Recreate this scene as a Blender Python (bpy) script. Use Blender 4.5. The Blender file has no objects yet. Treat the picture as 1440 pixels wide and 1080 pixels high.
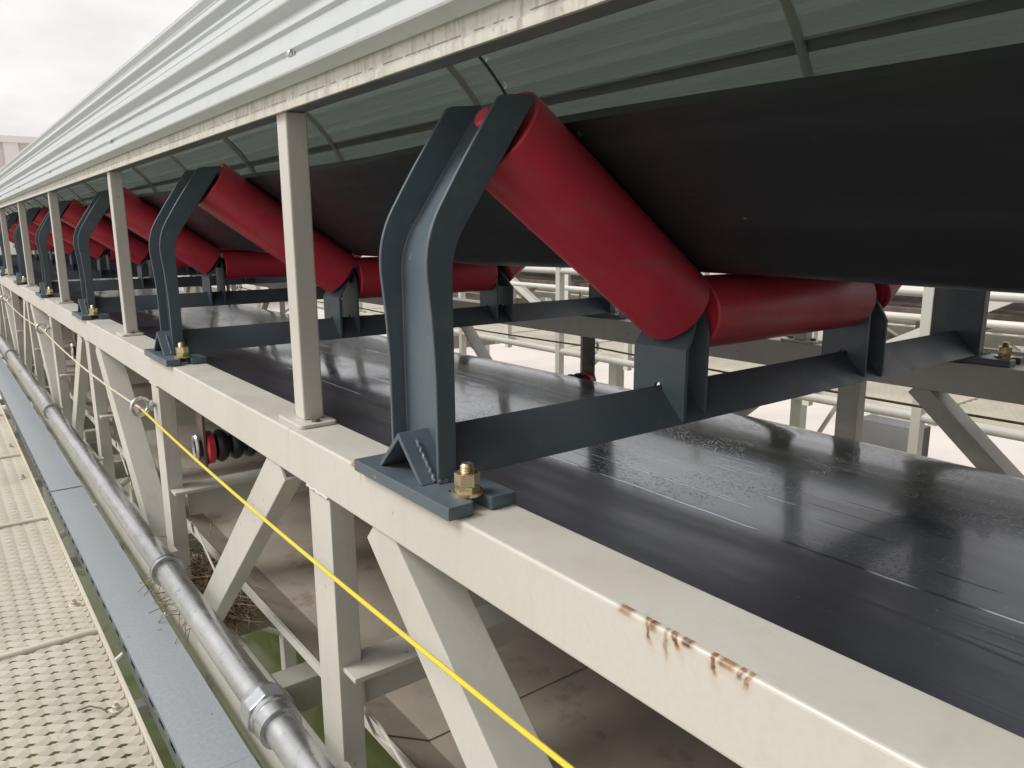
import bpy, math, random
from mathutils import Vector, Matrix
random.seed(7)
PI = math.pi
SC = bpy.context.scene
COL = SC.collection

# ------------------------------------------------------------------ camera
cam = bpy.data.cameras.new('camera')
cam.sensor_width = 36.0
cam.lens = 1066.5 / 1440 * 36.0
cam.clip_start = 0.02
cam.clip_end = 2000
camo = bpy.data.objects.new('camera', cam)
COL.objects.link(camo)
RR = ((0.79595, -0.60533, -0.00594), (0.12478, 0.15450, 0.98007), (0.59233, 0.78088, -0.19848))
r0 = Vector(RR[0]).normalized(); f0 = Vector(RR[2]).normalized()
u0 = r0.cross(f0).normalized(); r0 = f0.cross(u0).normalized()
M = Matrix((( r0.x, u0.x, -f0.x, -0.4174), (r0.y, u0.y, -f0.y, -0.7787), (r0.z, u0.z, -f0.z, 0.3038), (0, 0, 0, 1)))
camo.matrix_world = M
SC.camera = camo

# ------------------------------------------------------------------ light
SUN_EL, SUN_AZ = math.radians(46), math.radians(152)      # azimuth of the sun seen from the ground, from +X towards +Y
world = bpy.data.worlds.new('World'); SC.world = world; world.use_nodes = True
wn = world.node_tree.nodes; wl = world.node_tree.links
for n in list(wn): wn.remove(n)
sky = wn.new('ShaderNodeTexSky'); sky.sky_type = 'NISHITA'; sky.sun_disc = False
sky.sun_elevation = SUN_EL; sky.sun_rotation = math.radians(90) - SUN_AZ
sky.air_density = 1.0; sky.dust_density = 6.0; sky.ozone_density = 1.0
tc = wn.new('ShaderNodeTexCoord'); mp = wn.new('ShaderNodeMapping'); mp.inputs['Scale'].default_value = (2.2, 2.2, 6.0)
nz = wn.new('ShaderNodeTexNoise'); nz.inputs['Scale'].default_value = 2.2; nz.inputs['Detail'].default_value = 6; nz.inputs['Roughness'].default_value = .55
cr = wn.new('ShaderNodeValToRGB')
cr.color_ramp.elements[0].position = .30; cr.color_ramp.elements[0].color = (7.5, 7.1, 7.05, 1)
cr.color_ramp.elements[1].position = .75; cr.color_ramp.elements[1].color = (10.2, 9.9, 9.85, 1)
mx = wn.new('ShaderNodeMix'); mx.data_type = 'RGBA'; mx.inputs[0].default_value = .90
bg = wn.new('ShaderNodeBackground'); bg.inputs['Strength'].default_value = 0.070
wo = wn.new('ShaderNodeOutputWorld')
wl.new(tc.outputs['Generated'], mp.inputs['Vector']); wl.new(mp.outputs[0], nz.inputs['Vector'])
wl.new(nz.outputs['Fac'], cr.inputs['Fac'])
wl.new(sky.outputs['Color'], mx.inputs[6]); wl.new(cr.outputs['Color'], mx.inputs[7])
wl.new(mx.outputs[2], bg.inputs['Color']); wl.new(bg.outputs[0], wo.inputs['Surface'])
sl = bpy.data.lights.new('sun', 'SUN'); sl.energy = 1.5; sl.angle = math.radians(25); sl.color = (1, .985, .965)
so = bpy.data.objects.new('sun', sl); COL.objects.link(so)
sd = Vector((math.cos(SUN_EL) * math.cos(SUN_AZ), math.cos(SUN_EL) * math.sin(SUN_AZ), math.sin(SUN_EL)))
so.rotation_euler = sd.to_track_quat('Z', 'Y').to_euler(); so.location = sd * 30
SC.view_settings.view_transform = 'Standard'; SC.view_settings.look = 'None'
SC.view_settings.exposure = 0.70; SC.view_settings.gamma = 1.0

# ------------------------------------------------------------------ materials
class NT:
    """small helper around a material node tree"""
    def __init__(s, name):
        s.m = bpy.data.materials.new(name); s.m.use_nodes = True
        s.n = s.m.node_tree.nodes; s.l = s.m.node_tree.links
        s.b = s.n['Principled BSDF']
        s.geo = s.n.new('ShaderNodeNewGeometry')
    def v(s, inp, x):
        if hasattr(x, 'is_linked') or isinstance(x, bpy.types.NodeSocket): s.l.new(x, inp)
        else: inp.default_value = x
    def pos(s, scale=(1, 1, 1), loc=(0, 0, 0)):
        m = s.n.new('ShaderNodeMapping'); s.l.new(s.geo.outputs['Position'], m.inputs['Vector'])
        m.inputs['Scale'].default_value = scale; m.inputs['Location'].default_value = loc
        return m.outputs[0]
    def noise(s, scale, detail=4, rough=.55, vec=None, dist=0):
        t = s.n.new('ShaderNodeTexNoise'); t.inputs['Scale'].default_value = scale
        t.inputs['Detail'].default_value = detail; t.inputs['Roughness'].default_value = rough
        t.inputs['Distortion'].default_value = dist
        s.l.new(vec if vec is not None else s.geo.outputs['Position'], t.inputs['Vector'])
        return t.outputs['Fac']
    def voro(s, scale, vec=None, feature='F1', rnd=1.0):
        t = s.n.new('ShaderNodeTexVoronoi'); t.feature = feature; t.inputs['Scale'].default_value = scale
        t.inputs['Randomness'].default_value = rnd
        s.l.new(vec if vec is not None else s.geo.outputs['Position'], t.inputs['Vector'])
        return t.outputs['Distance']
    def math(s, op, a, b=0.0, c=None, clamp=False):
        t = s.n.new('ShaderNodeMath'); t.operation = op; t.use_clamp = clamp
        s.v(t.inputs[0], a); s.v(t.inputs[1], b)
        if c is not None: s.v(t.inputs[2], c)
        return t.outputs[0]
    def ramp(s, x, lo, hi, a=0.0, b=1.0):
        t = s.n.new('ShaderNodeMapRange'); t.interpolation_type = 'SMOOTHSTEP'
        s.v(t.inputs[0], x); t.inputs[1].default_value = lo; t.inputs[2].default_value = hi
        t.inputs[3].default_value = a; t.inputs[4].default_value = b
        return t.outputs[0]
    def mix(s, f, a, b):
        t = s.n.new('ShaderNodeMix'); t.data_type = 'RGBA'; s.v(t.inputs[0], f)
        for i, x in ((6, a), (7, b)):
            if isinstance(x, (tuple, list)): t.inputs[i].default_value = (x[0], x[1], x[2], 1)
            else: s.l.new(x, t.inputs[i])
        return t.outputs[2]
    def sep(s):
        t = s.n.new('ShaderNodeSeparateXYZ'); s.l.new(s.geo.outputs['Position'], t.inputs[0]); return t.outputs
    def bump(s, h, strength=.2, dist=.002, prev=None):
        t = s.n.new('ShaderNodeBump'); t.inputs['Strength'].default_value = strength; t.inputs['Distance'].default_value = dist
        s.v(t.inputs['Height'], h)
        if prev is not None: s.l.new(prev, t.inputs['Normal'])
        s.l.new(t.outputs[0], s.b.inputs['Normal']); return t.outputs[0]
    def set(s, color=None, rough=None, metal=None, **kw):
        if color is not None:
            if isinstance(color, (tuple, list)): s.b.inputs['Base Color'].default_value = (*color[:3], 1)
            else: s.l.new(color, s.b.inputs['Base Color'])
        if rough is not None: s.v(s.b.inputs['Roughness'], rough)
        if metal is not None: s.v(s.b.inputs['Metallic'], metal)
        for k, x in kw.items(): s.v(s.b.inputs[k], x)
        return s.m

def painted(name, col, dirt, rough=.45, amount=.5, fine=.08, spots=True):
    t = NT(name)
    big = t.ramp(t.noise(3.0, 5), .42, .72)
    run = t.ramp(t.noise(1.0, 5, .6, t.pos((26, 26, 2.2))), .50, .78)
    f = t.math('MULTIPLY', t.math('ADD', t.math('MULTIPLY', big, .55), t.math('MULTIPLY', run, .55), clamp=True), amount)
    c = t.mix(f, col, dirt)
    g = t.noise(140, 3)
    c = t.mix(t.ramp(g, .3, .8, 0, fine * 2), c, tuple(x * .72 for x in col))
    if spots:
        sp = t.ramp(t.noise(34, 2, .4), .73, .78)
        c = t.mix(t.math('MULTIPLY', sp, .55), c, (.13, .095, .06))
    t.bump(t.noise(60, 3), .12, .0012)
    return t.set(c, t.ramp(t.noise(9, 3), .3, .8, rough - .08, rough + .12)), t

CREAM = (.585, .568, .508)
M_CREAM, _t = painted('cream_paint', CREAM, (.33, .285, .215), .42, .42)

def chord_material():
    """cream paint with the rust streaks that run down from the beam's upper edge"""
    m, t = painted('cream_paint_rust', CREAM, (.36, .31, .23), .42, .36)
    src = t.b.inputs['Base Color'].links[0].from_socket
    X, Y, Z = t.sep()[:3]
    wob = t.math('MULTIPLY', t.math('SUBTRACT', t.noise(70, 3), .5), .011)
    yw = t.math('ADD', Y, wob)
    total = None; halo = None
    #      y0      y1     depth   slant   strength
    for y0, y1, dep, sl_, st in ((-.390, -.368, .006, 0, .8), (-.416, -.402, .008, 0, .9), (-.405, -.399, .030, -.25, .9),
                                 (-.452, -.434, .005, 0, .95), (-.432, -.426, .018, -.5, .95), (-.425, -.420, .040, -.1, .6),
                                 (-.490, -.468, .005, 0, .95), (-.470, -.463, .024, -.2, .95),
                                 (-.495, -.489, .012, .2, .8), (-.503, -.495, .020, .3, .8),
                                 (.106, .137, .005, 0, .8), (.100, .106, .040, 0, .35), (.352, .358, .050, 0, .18)):
        dep = dep if dep < .009 else dep * .72
        yy = t.math('ADD', yw, t.math('MULTIPLY', Z, sl_))
        cy, hw = (y0 + y1) / 2, (y1 - y0) / 2
        a = t.math('ABSOLUTE', t.math('SUBTRACT', yy, cy))
        across = t.ramp(a, hw * .30, hw * .85 + .0004, 1, 0)
        down = t.ramp(Z, -dep * .95 - .001, -dep * .5, 0, 1)
        s = t.math('MULTIPLY', t.math('MULTIPLY', across, down), st)
        total = s if total is None else t.math('MAXIMUM', total, s)
        ac2 = t.ramp(a, hw * .5, hw * 1.0 + .004, 1, 0)
        dn2 = t.ramp(Z, -dep * 1.7 - .005, -.002, 0, 1)
        s2 = t.math('MULTIPLY', t.math('MULTIPLY', ac2, dn2), st * .38)
        halo = s2 if halo is None else t.math('MAXIMUM', halo, s2)
    sp_e = t.math('MULTIPLY', t.ramp(t.noise(1, 3, .6, t.pos((20, 16, 20))), .63, .68), t.ramp(t.math('ADD', Z, t.math('MULTIPLY', t.noise(90, 2), .006)), -.004, .0005, 0, .75))
    total = t.math('MAXIMUM', total, sp_e)
    lim = t.ramp(X, .0052, .0068, 1, 0)
    c = t.mix(t.math('MULTIPLY', halo, lim), src, (.52, .33, .12))
    c = t.mix(t.math('MULTIPLY', t.math('MULTIPLY', total, lim), t.ramp(t.noise(120, 3), .25, .6, .55, 1)), c, t.mix(t.ramp(t.noise(160, 2), .4, .6), (.06, .026, .014), (.26, .10, .024)))
    # green tinge of old water runs on the front face
    gr = t.math('MULTIPLY', t.ramp(t.noise(1, 4, .5, t.pos((8, 22, 3))), .60, .78), .30)
    c = t.mix(gr, c, (.42, .42, .28))
    t.l.new(c, t.b.inputs['Base Color'])
    return m
M_CHORD = chord_material()

def rail_material():
    """white eave rail, streaked and spotted with grime"""
    t = NT('grimy_white_rail')
    v1 = t.ramp(t.noise(1, 5, .65, t.pos((20, 46, 9))), .46, .66)
    v2 = t.ramp(t.noise(1, 3, .5, t.pos((60, 120, 30))), .55, .7)
    z = t.sep()[2]
    low = t.ramp(t.math('ADD', z, t.math('MULTIPLY', t.math('SUBTRACT', t.noise(40, 3), .5), .012)), .472, .486, 1, 0)
    c = t.mix(t.math('MULTIPLY', v1, .55), (.66, .65, .59), (.36, .34, .28))
    c = t.mix(t.math('MULTIPLY', v2, .35), c, (.22, .20, .15))
    c = t.mix(t.math('MULTIPLY', low, .45), c, (.42, .40, .27))
    seam = t.ramp(t.math('ABSOLUTE', t.math('SUBTRACT', z, .4905)), .0004, .0011, 1, 0)
    seam = t.math('MULTIPLY', seam, t.ramp(t.noise(1, 2, .5, t.pos((1, 45, 1))), .44, .50))
    c = t.mix(t.math('MULTIPLY', seam, .75), c, (.10, .09, .075))
    blot = t.ramp(t.noise(110, 3, .6), .62, .70)
    c = t.mix(t.math('MULTIPLY', blot, .5), c, (.24, .22, .16))
    t.bump(t.noise(80, 3), .15, .001)
    return t.set(c, .55)
M_RAIL = rail_material()

def steel_blue():
    t = NT('blue_grey_enamel')
    c = t.mix(t.ramp(t.noise(6, 4), .3, .75), (.074, .103, .122), (.094, .126, .146))
    dust = t.math('MULTIPLY', t.ramp(t.noise(16, 6, .65), .50, .78), .5)
    c = t.mix(dust, c, (.17, .175, .17))
    chips = t.ramp(t.noise(75, 2, .4), .76, .79)
    c = t.mix(t.math('MULTIPLY', chips, .6), c, (.30, .31, .30))
    t.bump(t.noise(120, 3), .10, .0008)
    return t.set(c, t.ramp(t.noise(14, 3), .3, .8, .33, .5))
M_STEEL = steel_blue()

def red_paint():
    t = NT('red_roller_enamel')
    c = t.mix(t.ramp(t.noise(7, 4), .35, .75), (.62, .044, .076), (.50, .034, .060))
    dust = t.math('MULTIPLY', t.ramp(t.noise(1, 5, .65, t.pos((5, 24, 24))), .48, .78), .40)
    c = t.mix(dust, c, (.34, .15, .14))
    rg = t.noise(1, 4, .7, t.pos((55, 0, 0)))
    c = t.mix(t.ramp(rg, .45, .75, 0, .30), c, (.24, .05, .05))
    sp = t.ramp(t.noise(85, 2, .4), .77, .80)
    c = t.mix(t.math('MULTIPLY', sp, .5), c, (.05, .012, .012))
    t.bump(t.noise(90, 3), .05, .0006)
    return t.set(c, t.ramp(t.noise(10, 4), .3, .8, .34, .52))
M_RED = red_paint()

def rubber_dry():
    t = NT('dry_black_rubber')
    run = t.ramp(t.noise(1, 5, .6, t.pos((30, 1.1, 30))), .45, .75)
    c = t.mix(t.math('MULTIPLY', run, .55), (.026, .028, .031), (.046, .047, .050))
    sp = t.ramp(t.noise(42, 2, .4), .765, .785)
    c = t.mix(t.math('MULTIPLY', sp, .6), c, (.22, .21, .20))
    t.bump(t.noise(160, 3), .15, .0006)
    return t.set(c, t.ramp(t.noise(9, 4), .3, .8, .32, .5))
M_BELT = rubber_dry()

def rubber_wet():
    """return belt: wet rubber with droplets and sky glints painted along its water lines"""
    t = NT('wet_black_rubber')
    X, Y, Z = t.sep()[:3]
    def contour(vec, level, w0, w1, detail=1):
        return t.ramp(t.math('ABSOLUTE', t.math('SUBTRACT', t.noise(1, detail, .4, vec), level)), w0, w1, 1, 0)
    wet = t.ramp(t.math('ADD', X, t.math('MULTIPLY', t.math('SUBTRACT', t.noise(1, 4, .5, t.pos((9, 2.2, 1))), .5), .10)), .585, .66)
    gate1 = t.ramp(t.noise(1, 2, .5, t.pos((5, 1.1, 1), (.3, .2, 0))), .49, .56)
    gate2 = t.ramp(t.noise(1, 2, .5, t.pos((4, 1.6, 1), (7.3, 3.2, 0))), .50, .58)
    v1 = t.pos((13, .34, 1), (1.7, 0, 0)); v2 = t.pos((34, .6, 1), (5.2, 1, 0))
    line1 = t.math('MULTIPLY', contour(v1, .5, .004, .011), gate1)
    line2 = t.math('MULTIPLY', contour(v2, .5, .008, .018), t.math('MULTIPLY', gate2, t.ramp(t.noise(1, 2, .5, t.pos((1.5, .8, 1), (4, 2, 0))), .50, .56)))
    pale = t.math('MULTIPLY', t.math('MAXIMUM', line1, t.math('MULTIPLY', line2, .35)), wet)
    dark1 = t.math('MULTIPLY', contour(v2, .60, .010, .02), t.ramp(t.noise(1, 2, .5, t.pos((4, 1.3, 1), (2.3, 8.2, 0))), .50, .58))
    wet = t.math('MULTIPLY', wet, t.ramp(t.math('ADD', Y, t.math('MULTIPLY', t.math('SUBTRACT', t.noise(1, 4, .5, t.pos((3, 3, 1))), .5), .5)), -.30, .22, .42, 1))
    # sky glint painted on single water lines, missing reflection painted black on dry ones
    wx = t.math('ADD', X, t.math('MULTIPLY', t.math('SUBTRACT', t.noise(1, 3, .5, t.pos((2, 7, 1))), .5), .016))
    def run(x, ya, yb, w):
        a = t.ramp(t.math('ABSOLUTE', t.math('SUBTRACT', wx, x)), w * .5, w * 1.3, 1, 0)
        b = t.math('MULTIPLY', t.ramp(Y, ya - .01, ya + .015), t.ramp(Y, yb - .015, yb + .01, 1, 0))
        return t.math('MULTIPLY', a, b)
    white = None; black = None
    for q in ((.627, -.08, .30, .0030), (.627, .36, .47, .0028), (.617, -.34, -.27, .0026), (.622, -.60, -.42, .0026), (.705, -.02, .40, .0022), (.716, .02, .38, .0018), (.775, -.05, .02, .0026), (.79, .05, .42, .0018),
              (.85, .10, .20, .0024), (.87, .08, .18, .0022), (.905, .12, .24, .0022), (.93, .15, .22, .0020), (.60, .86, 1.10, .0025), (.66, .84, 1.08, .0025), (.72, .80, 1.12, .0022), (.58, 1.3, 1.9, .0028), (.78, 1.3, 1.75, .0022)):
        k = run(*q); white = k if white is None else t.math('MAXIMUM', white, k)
    for q in ((.627, .30, .36, .0035), (.618, -.27, -.13, .0035), (.619, -.42, -.35, .0045), (.69, -.42, -.33, .0028), (.80, -.20, -.06, .0022), (.86, -.22, -.1, .0022), (.74, -.24, -.12, .0022)):
        k = run(*q); black = k if black is None else t.math('MAXIMUM', black, k)
    # painted glints together: noise lines farther along plus the single ones
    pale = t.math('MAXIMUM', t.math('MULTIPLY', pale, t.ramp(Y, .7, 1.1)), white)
    dark1 = t.math('MAXIMUM', t.math('MULTIPLY', dark1, .5), black)
    d1 = t.voro(150); drops = t.math('MULTIPLY', t.ramp(d1, .12, .36, 1, 0), t.math('MULTIPLY', t.ramp(t.noise(4, 3), .38, .58), wet))
    h = t.math('ADD', t.math('MULTIPLY', pale, 1.0), t.math('MULTIPLY', drops, 1.0))
    r = t.ramp(t.noise(1, 5, .6, t.pos((9, 1.6, 1))), .35, .70, .12, .26)
    r = t.math('ADD', r, t.math('MULTIPLY', t.math('SUBTRACT', 1.0, wet), .20))
    r = t.math('ADD', r, t.math('MULTIPLY', dark1, .30))
    speck = t.math('MULTIPLY', t.ramp(t.noise(95, 3, .6), .68, .74), t.ramp(t.noise(7, 4), .45, .62))
    c = t.mix(t.ramp(t.noise(4, 5), .35, .7), (.010, .012, .016), (.020, .023, .030))
    c = t.mix(t.math('MULTIPLY', speck, .45), c, (.30, .31, .33))
    c = t.mix(t.math('MULTIPLY', pale, .85), c, (.82, .85, .90))  # sky glint of the water ridges put in as pale, part-metallic colour
    c = t.mix(t.math('MULTIPLY', black, .9), c, (.004, .004, .005))  # lack of reflection put in as black colour
    n1 = t.bump(h, .42, .0012)
    n2 = t.bump(t.noise(1, 2, .5, t.pos((5, .8, 1))), .06, .02, n1); t.l.new(n2, t.b.inputs['Coat Normal'])
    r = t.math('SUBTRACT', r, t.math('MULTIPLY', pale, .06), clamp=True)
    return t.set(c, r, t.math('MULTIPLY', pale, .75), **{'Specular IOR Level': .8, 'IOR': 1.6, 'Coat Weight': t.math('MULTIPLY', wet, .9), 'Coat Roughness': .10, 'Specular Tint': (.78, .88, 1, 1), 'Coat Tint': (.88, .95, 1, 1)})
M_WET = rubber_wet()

def translucent(t, c, rough, amt):
    """thin glass-fibre sheet: a little daylight comes through"""
    m = t.set(c, rough)
    tr_ = t.n.new('ShaderNodeBsdfTranslucent'); tr_.inputs['Color'].default_value = (.80, .88, .82, 1)
    mx_ = t.n.new('ShaderNodeMixShader'); mx_.inputs[0].default_value = amt
    t.l.new(t.b.outputs[0], mx_.inputs[1]); t.l.new(tr_.outputs[0], mx_.inputs[2])
    t.l.new(mx_.outputs[0], t.n['Material Output'].inputs['Surface'])
    return m

def sheet_out():
    t = NT('white_roof_sheet')
    st = t.ramp(t.noise(1, 5, .6, t.pos((9, 9, 1.2))), .45, .75)
    run = t.ramp(t.noise(1, 4, .6, t.pos((3, 55, 3))), .52, .75)
    c = t.mix(t.math('MULTIPLY', st, .30), (.66, .69, .69), (.55, .575, .57))
    c = t.mix(t.math('MULTIPLY', run, .22), c, (.42, .41, .37))
    return translucent(t, c, .38, .26)
M_SHEET = sheet_out()

def sheet_in():
    t = NT('grey_green_sheet_lining')
    st = t.ramp(t.noise(1, 4, .6, t.pos((6, 1.0, 6))), .4, .75)
    c = t.mix(st, (.68, .72, .70), (.56, .60, .58))
    return translucent(t, c, .20, .28)
M_LINING = sheet_in()

def galv():
    t = NT('galvanised_steel')
    v = t.n.new('ShaderNodeTexVoronoi'); v.inputs['Scale'].default_value = 90
    t.l.new(t.geo.outputs['Position'], v.inputs['Vector'])
    sp = t.n.new('ShaderNodeSeparateColor'); t.l.new(v.outputs['Color'], sp.inputs[0])
    c = t.mix(t.ramp(sp.outputs[0], 0, 1, 0, .45), (.45, .48, .50), (.34, .37, .40))
    c = t.mix(t.math('MULTIPLY', t.ramp(t.noise(5, 5), .45, .75), .4), c, (.50, .50, .48))
    t.bump(t.noise(3, 3), .08, .006)
    return t.set(c, t.ramp(t.noise(10, 4), .3, .8, .36, .52), .75)
M_GALV = galv()

def tray_galv():
    t = NT('galvanised_tray_lid')
    c = t.mix(t.ramp(t.noise(110, 2), .35, .65, 0, .5), (.38, .42, .46), (.47, .51, .54))
    c = t.mix(t.math('MULTIPLY', t.ramp(t.noise(4, 5), .45, .75), .35), c, (.44, .46, .46))
    sp = t.ramp(t.noise(48, 2, .4), .76, .78)
    c = t.mix(t.math('MULTIPLY', sp, .6), c, (.06, .06, .06))
    t.bump(t.noise(140, 2), .06, .0006)
    return t.set(c, .38, .25)
M_TRAY = tray_galv()

def pipe_mat():
    t = NT('galvanised_pipe')
    c = t.mix(t.ramp(t.noise(1, 4, .6, t.pos((20, 3, 20))), .35, .75), (.55, .57, .57), (.36, .38, .38))
    c = t.mix(t.math('MULTIPLY', t.ramp(t.noise(60, 3), .6, .7), .4), c, (.25, .25, .24))
    return t.set(c, t.ramp(t.noise(25, 3), .3, .8, .25, .42), .85)
M_PIPE = pipe_mat()

def simple(name, a, b=None, rough=.5, metal=0, scale=12, bump=.1):
    t = NT(name)
    c = t.mix(t.ramp(t.noise(scale, 5), .35, .75), a, b if b else tuple(x * .75 for x in a))
    if bump: t.bump(t.noise(scale * 6, 3), bump, .001)
    return t.set(c, t.ramp(t.noise(scale, 3), .3, .8, max(.05, rough - .07), min(1, rough + .1)), metal)
M_GOLD = simple('yellow_zinc_bolt', (.66, .56, .34), (.46, .38, .22), .30, .85, 60)
M_ZINC = simple('bright_zinc', (.62, .62, .61), (.42, .42, .42), .3, .9, 50)
M_DARK = simple('dark_steel', (.035, .035, .036), (.02, .02, .02), .5, .3, 30)
M_BROWNST = simple('brown_primer_steel', (.17, .125, .10), (.10, .075, .06), .6, 0, 14)
M_RUBDISC = simple('black_rubber_disc', (.014, .014, .016), (.028, .027, .027), .5, 0, 30)
M_ROPE_Y = simple('yellow_cord_sheath', (.74, .62, .05), (.66, .58, .12), .35, 0, 30, 0)
M_ROPE_D = simple('grimy_cord_sheath', (.20, .18, .13), (.12, .11, .09), .6, 0, 30, 0)
M_PURLIN = simple('dark_green_grey_steel', (.40, .43, .40), (.32, .345, .32), .55, 0, 10)
M_EAVE = simple('grey_steel_angle', (.16, .18, .19), (.11, .125, .135), .5, 0, 10)
M_STRAW = simple('dry_straw', (.36, .27, .16), (.10, .07, .045), .8, 0, 40, 0)
M_SUPPORT = simple('bare_steel_support', (.085, .088, .082), (.05, .055, .055), .45, .2, 18)
M_CONC = simple('pale_dusty_ground', (.64, .59, .54), (.52, .49, .46), .9, 0, .35)
M_WHITEST = simple('white_painted_steel', (.70, .68, .62), (.60, .58, .52), .5, 0, 3)
M_GREYCOVER = simple('grey_belt_far', (.20, .20, .20), (.15, .15, .15), .6, 0, 3)
M_FARWALL = simple('pale_cladding', (.66, .64, .61), (.60, .58, .56), .7, 0, .4)
M_FARTRIM = simple('pale_cladding_trim', (.76, .74, .72), (.70, .68, .66), .7, 0, .4)
M_FARGLASS = simple('dim_window_glass', (.40, .42, .42), (.34, .36, .36), .3, 0, .4)
M_STONE = simple('pond_kerb_stone', (.36, .35, .32), (.25, .25, .22), .85, 0, 4, .4)

def grating_mat():
    t = NT('cream_grating_paint')
    c = t.mix(t.ramp(t.noise(4, 5), .35, .75), (.66, .62, .51), (.55, .51, .41))
    c = t.mix(t.math('MULTIPLY', t.ramp(t.noise(60, 3), .6, .72), .35), c, (.30, .25, .17))
    t.bump(t.noise(110, 3), .15, .001)
    return t.set(c, .5)
M_GRATE = grating_mat()

def pan_mat():
    t = NT('dusty_spill_pan')
    n = t.noise(3.5, 6, .6)
    c = t.mix(t.ramp(n, .32, .7), (.40, .345, .275), (.29, .25, .20))
    c = t.mix(t.math('MULTIPLY', t.ramp(t.noise(9, 5, .65), .55, .7), .6), c, (.17, .135, .105))
    sp = t.ramp(t.noise(60, 3), .68, .74)
    c = t.mix(t.math('MULTIPLY', sp, .5), c, (.42, .36, .28))
    t.bump(t.noise(30, 5), .3, .002)
    return t.set(c, .8)
M_PAN = pan_mat()

def water_mat():
    t = NT('green_pond_water')
    c = t.mix(t.ramp(t.noise(.6, 5), .35, .7), (.075, .095, .028), (.11, .125, .045))
    scum = t.ramp(t.noise(2.2, 5, .65), .66, .72)
    c = t.mix(t.math('MULTIPLY', scum, .5), c, (.30, .34, .16))
    t.bump(t.noise(3.0, 3), .03, .03)
    return t.set(c, .06, None, **{'IOR': 1.33})
M_WATER = water_mat()

# ------------------------------------------------------------------ mesh helpers
class MB:
    def __init__(s): s.v = []; s.f = []
    def add(s, vs, fs):
        o = len(s.v); s.v += [tuple(v) for v in vs]; s.f += [tuple(i + o for i in f) for f in fs]; return s
    def box(s, x0, x1, y0, y1, z0, z1):
        vs = [(x, y, z) for z in (z0, z1) for y in (y0, y1) for x in (x0, x1)]
        return s.add(vs, [(0, 2, 3, 1), (4, 5, 7, 6), (0, 1, 5, 4), (2, 6, 7, 3), (0, 4, 6, 2), (1, 3, 7, 5)])
    def loft(s, rings, closed=True, caps=True):
        n = len(rings[0]); vs = [p for r in rings for p in r]; fs = []
        for i in range(len(rings) - 1):
            for j in range(n if closed else n - 1):
                a = i * n + j; b = i * n + (j + 1) % n
                fs.append((a, b, b + n, a + n))
        if caps and closed:
            fs.append(tuple(reversed(range(n)))); fs.append(tuple((len(rings) - 1) * n + k for k in range(n)))
        return s.add(vs, fs)
    def lathe(s, a, b, prof, n=24, caps=True):
        """prof: (t along a->b in metres, radius)"""
        a = Vector(a); b = Vector(b); u = (b - a).normalized()
        w = Vector((0, 0, 1)) if abs(u.z) < .9 else Vector((1, 0, 0))
        e1 = u.cross(w).normalized(); e2 = u.cross(e1)
        rings = [[a + u * t + (e1 * math.cos(2 * PI * k / n) + e2 * math.sin(2 * PI * k / n)) * r for k in range(n)] for t, r in prof]
        return s.loft(rings, True, caps)
    def cyl(s, a, b, r, n=16):
        L = (Vector(b) - Vector(a)).length
        return s.lathe(a, b, [(0, r), (L, r)], n)
    def tube(s, pts, r, n=8, closed=False):
        pts = [Vector(q) for q in pts]; rings = []
        m = len(pts); prev = None
        for i in range(m):
            if closed: u = (pts[(i + 1) % m] - pts[i - 1]).normalized()
            else: u = (pts[min(i + 1, m - 1)] - pts[max(i - 1, 0)]).normalized()
            if prev is None:
                w = Vector((0, 0, 1)) if abs(u.z) < .9 else Vector((1, 0, 0)); e1 = u.cross(w).normalized()
            else: e1 = (prev - u * prev.dot(u)).normalized()
            prev = e1; e2 = u.cross(e1)
            rings.append([pts[i] + (e1 * math.cos(2 * PI * k / n) + e2 * math.sin(2 * PI * k / n)) * r for k in range(n)])
        if closed: rings.append(rings[0]); return s.loft(rings, True, False)
        return s.loft(rings, True, True)
    def mesh(s, name):
        me = bpy.data.meshes.new(name); me.from_pydata(s.v, [], s.f); me.update(); return me

def obj(name, mb, mat, parent=None, bevel=0, smooth=False, seg=2):
    me = mb.mesh(name) if isinstance(mb, MB) else mb
    if mat is not None and not me.materials: me.materials.append(mat)
    o = bpy.data.objects.new(name, me); COL.objects.link(o)
    if parent is not None: o.parent = parent
    if smooth:
        for p in me.polygons: p.use_smooth = True
        try: me.set_sharp_from_angle(angle=math.radians(38))
        except Exception: pass
    if bevel:
        b = o.modifiers.new('edge', 'BEVEL'); b.width = bevel; b.segments = seg; b.limit_method = 'ANGLE'; b.angle_limit = math.radians(35)
        b.harden_normals = False
    return o
def thing(name, label, cat, loc=(0, 0, 0), group=None):
    o = bpy.data.objects.new(name, None); COL.objects.link(o); o.location = loc; o.empty_display_size = .1
    o['label'] = label; o['category'] = cat
    if group: o['group'] = group
    return o
def tag(o, label, cat, group=None):
    o['label'] = label; o['category'] = cat
    if group: o['group'] = group
    return o
def copy_tree(o, parent=None):
    c = o.copy(); COL.objects.link(c); c.parent = parent
    for ch in list(o.children): copy_tree(ch, c)
    return c
def B(*a): return MB().box(*a)

Y0, Y1 = -4.0, 24.0          # length of conveyor that is built
XC = .757                     # its centre line
VS = [.254 + 1.035 * k for k in range(-4, 23)]; K0 = 4     # truss verticals, index K0 is the one at y = .246
XF = 2 * XC                   # outer plane of the far truss

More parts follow.
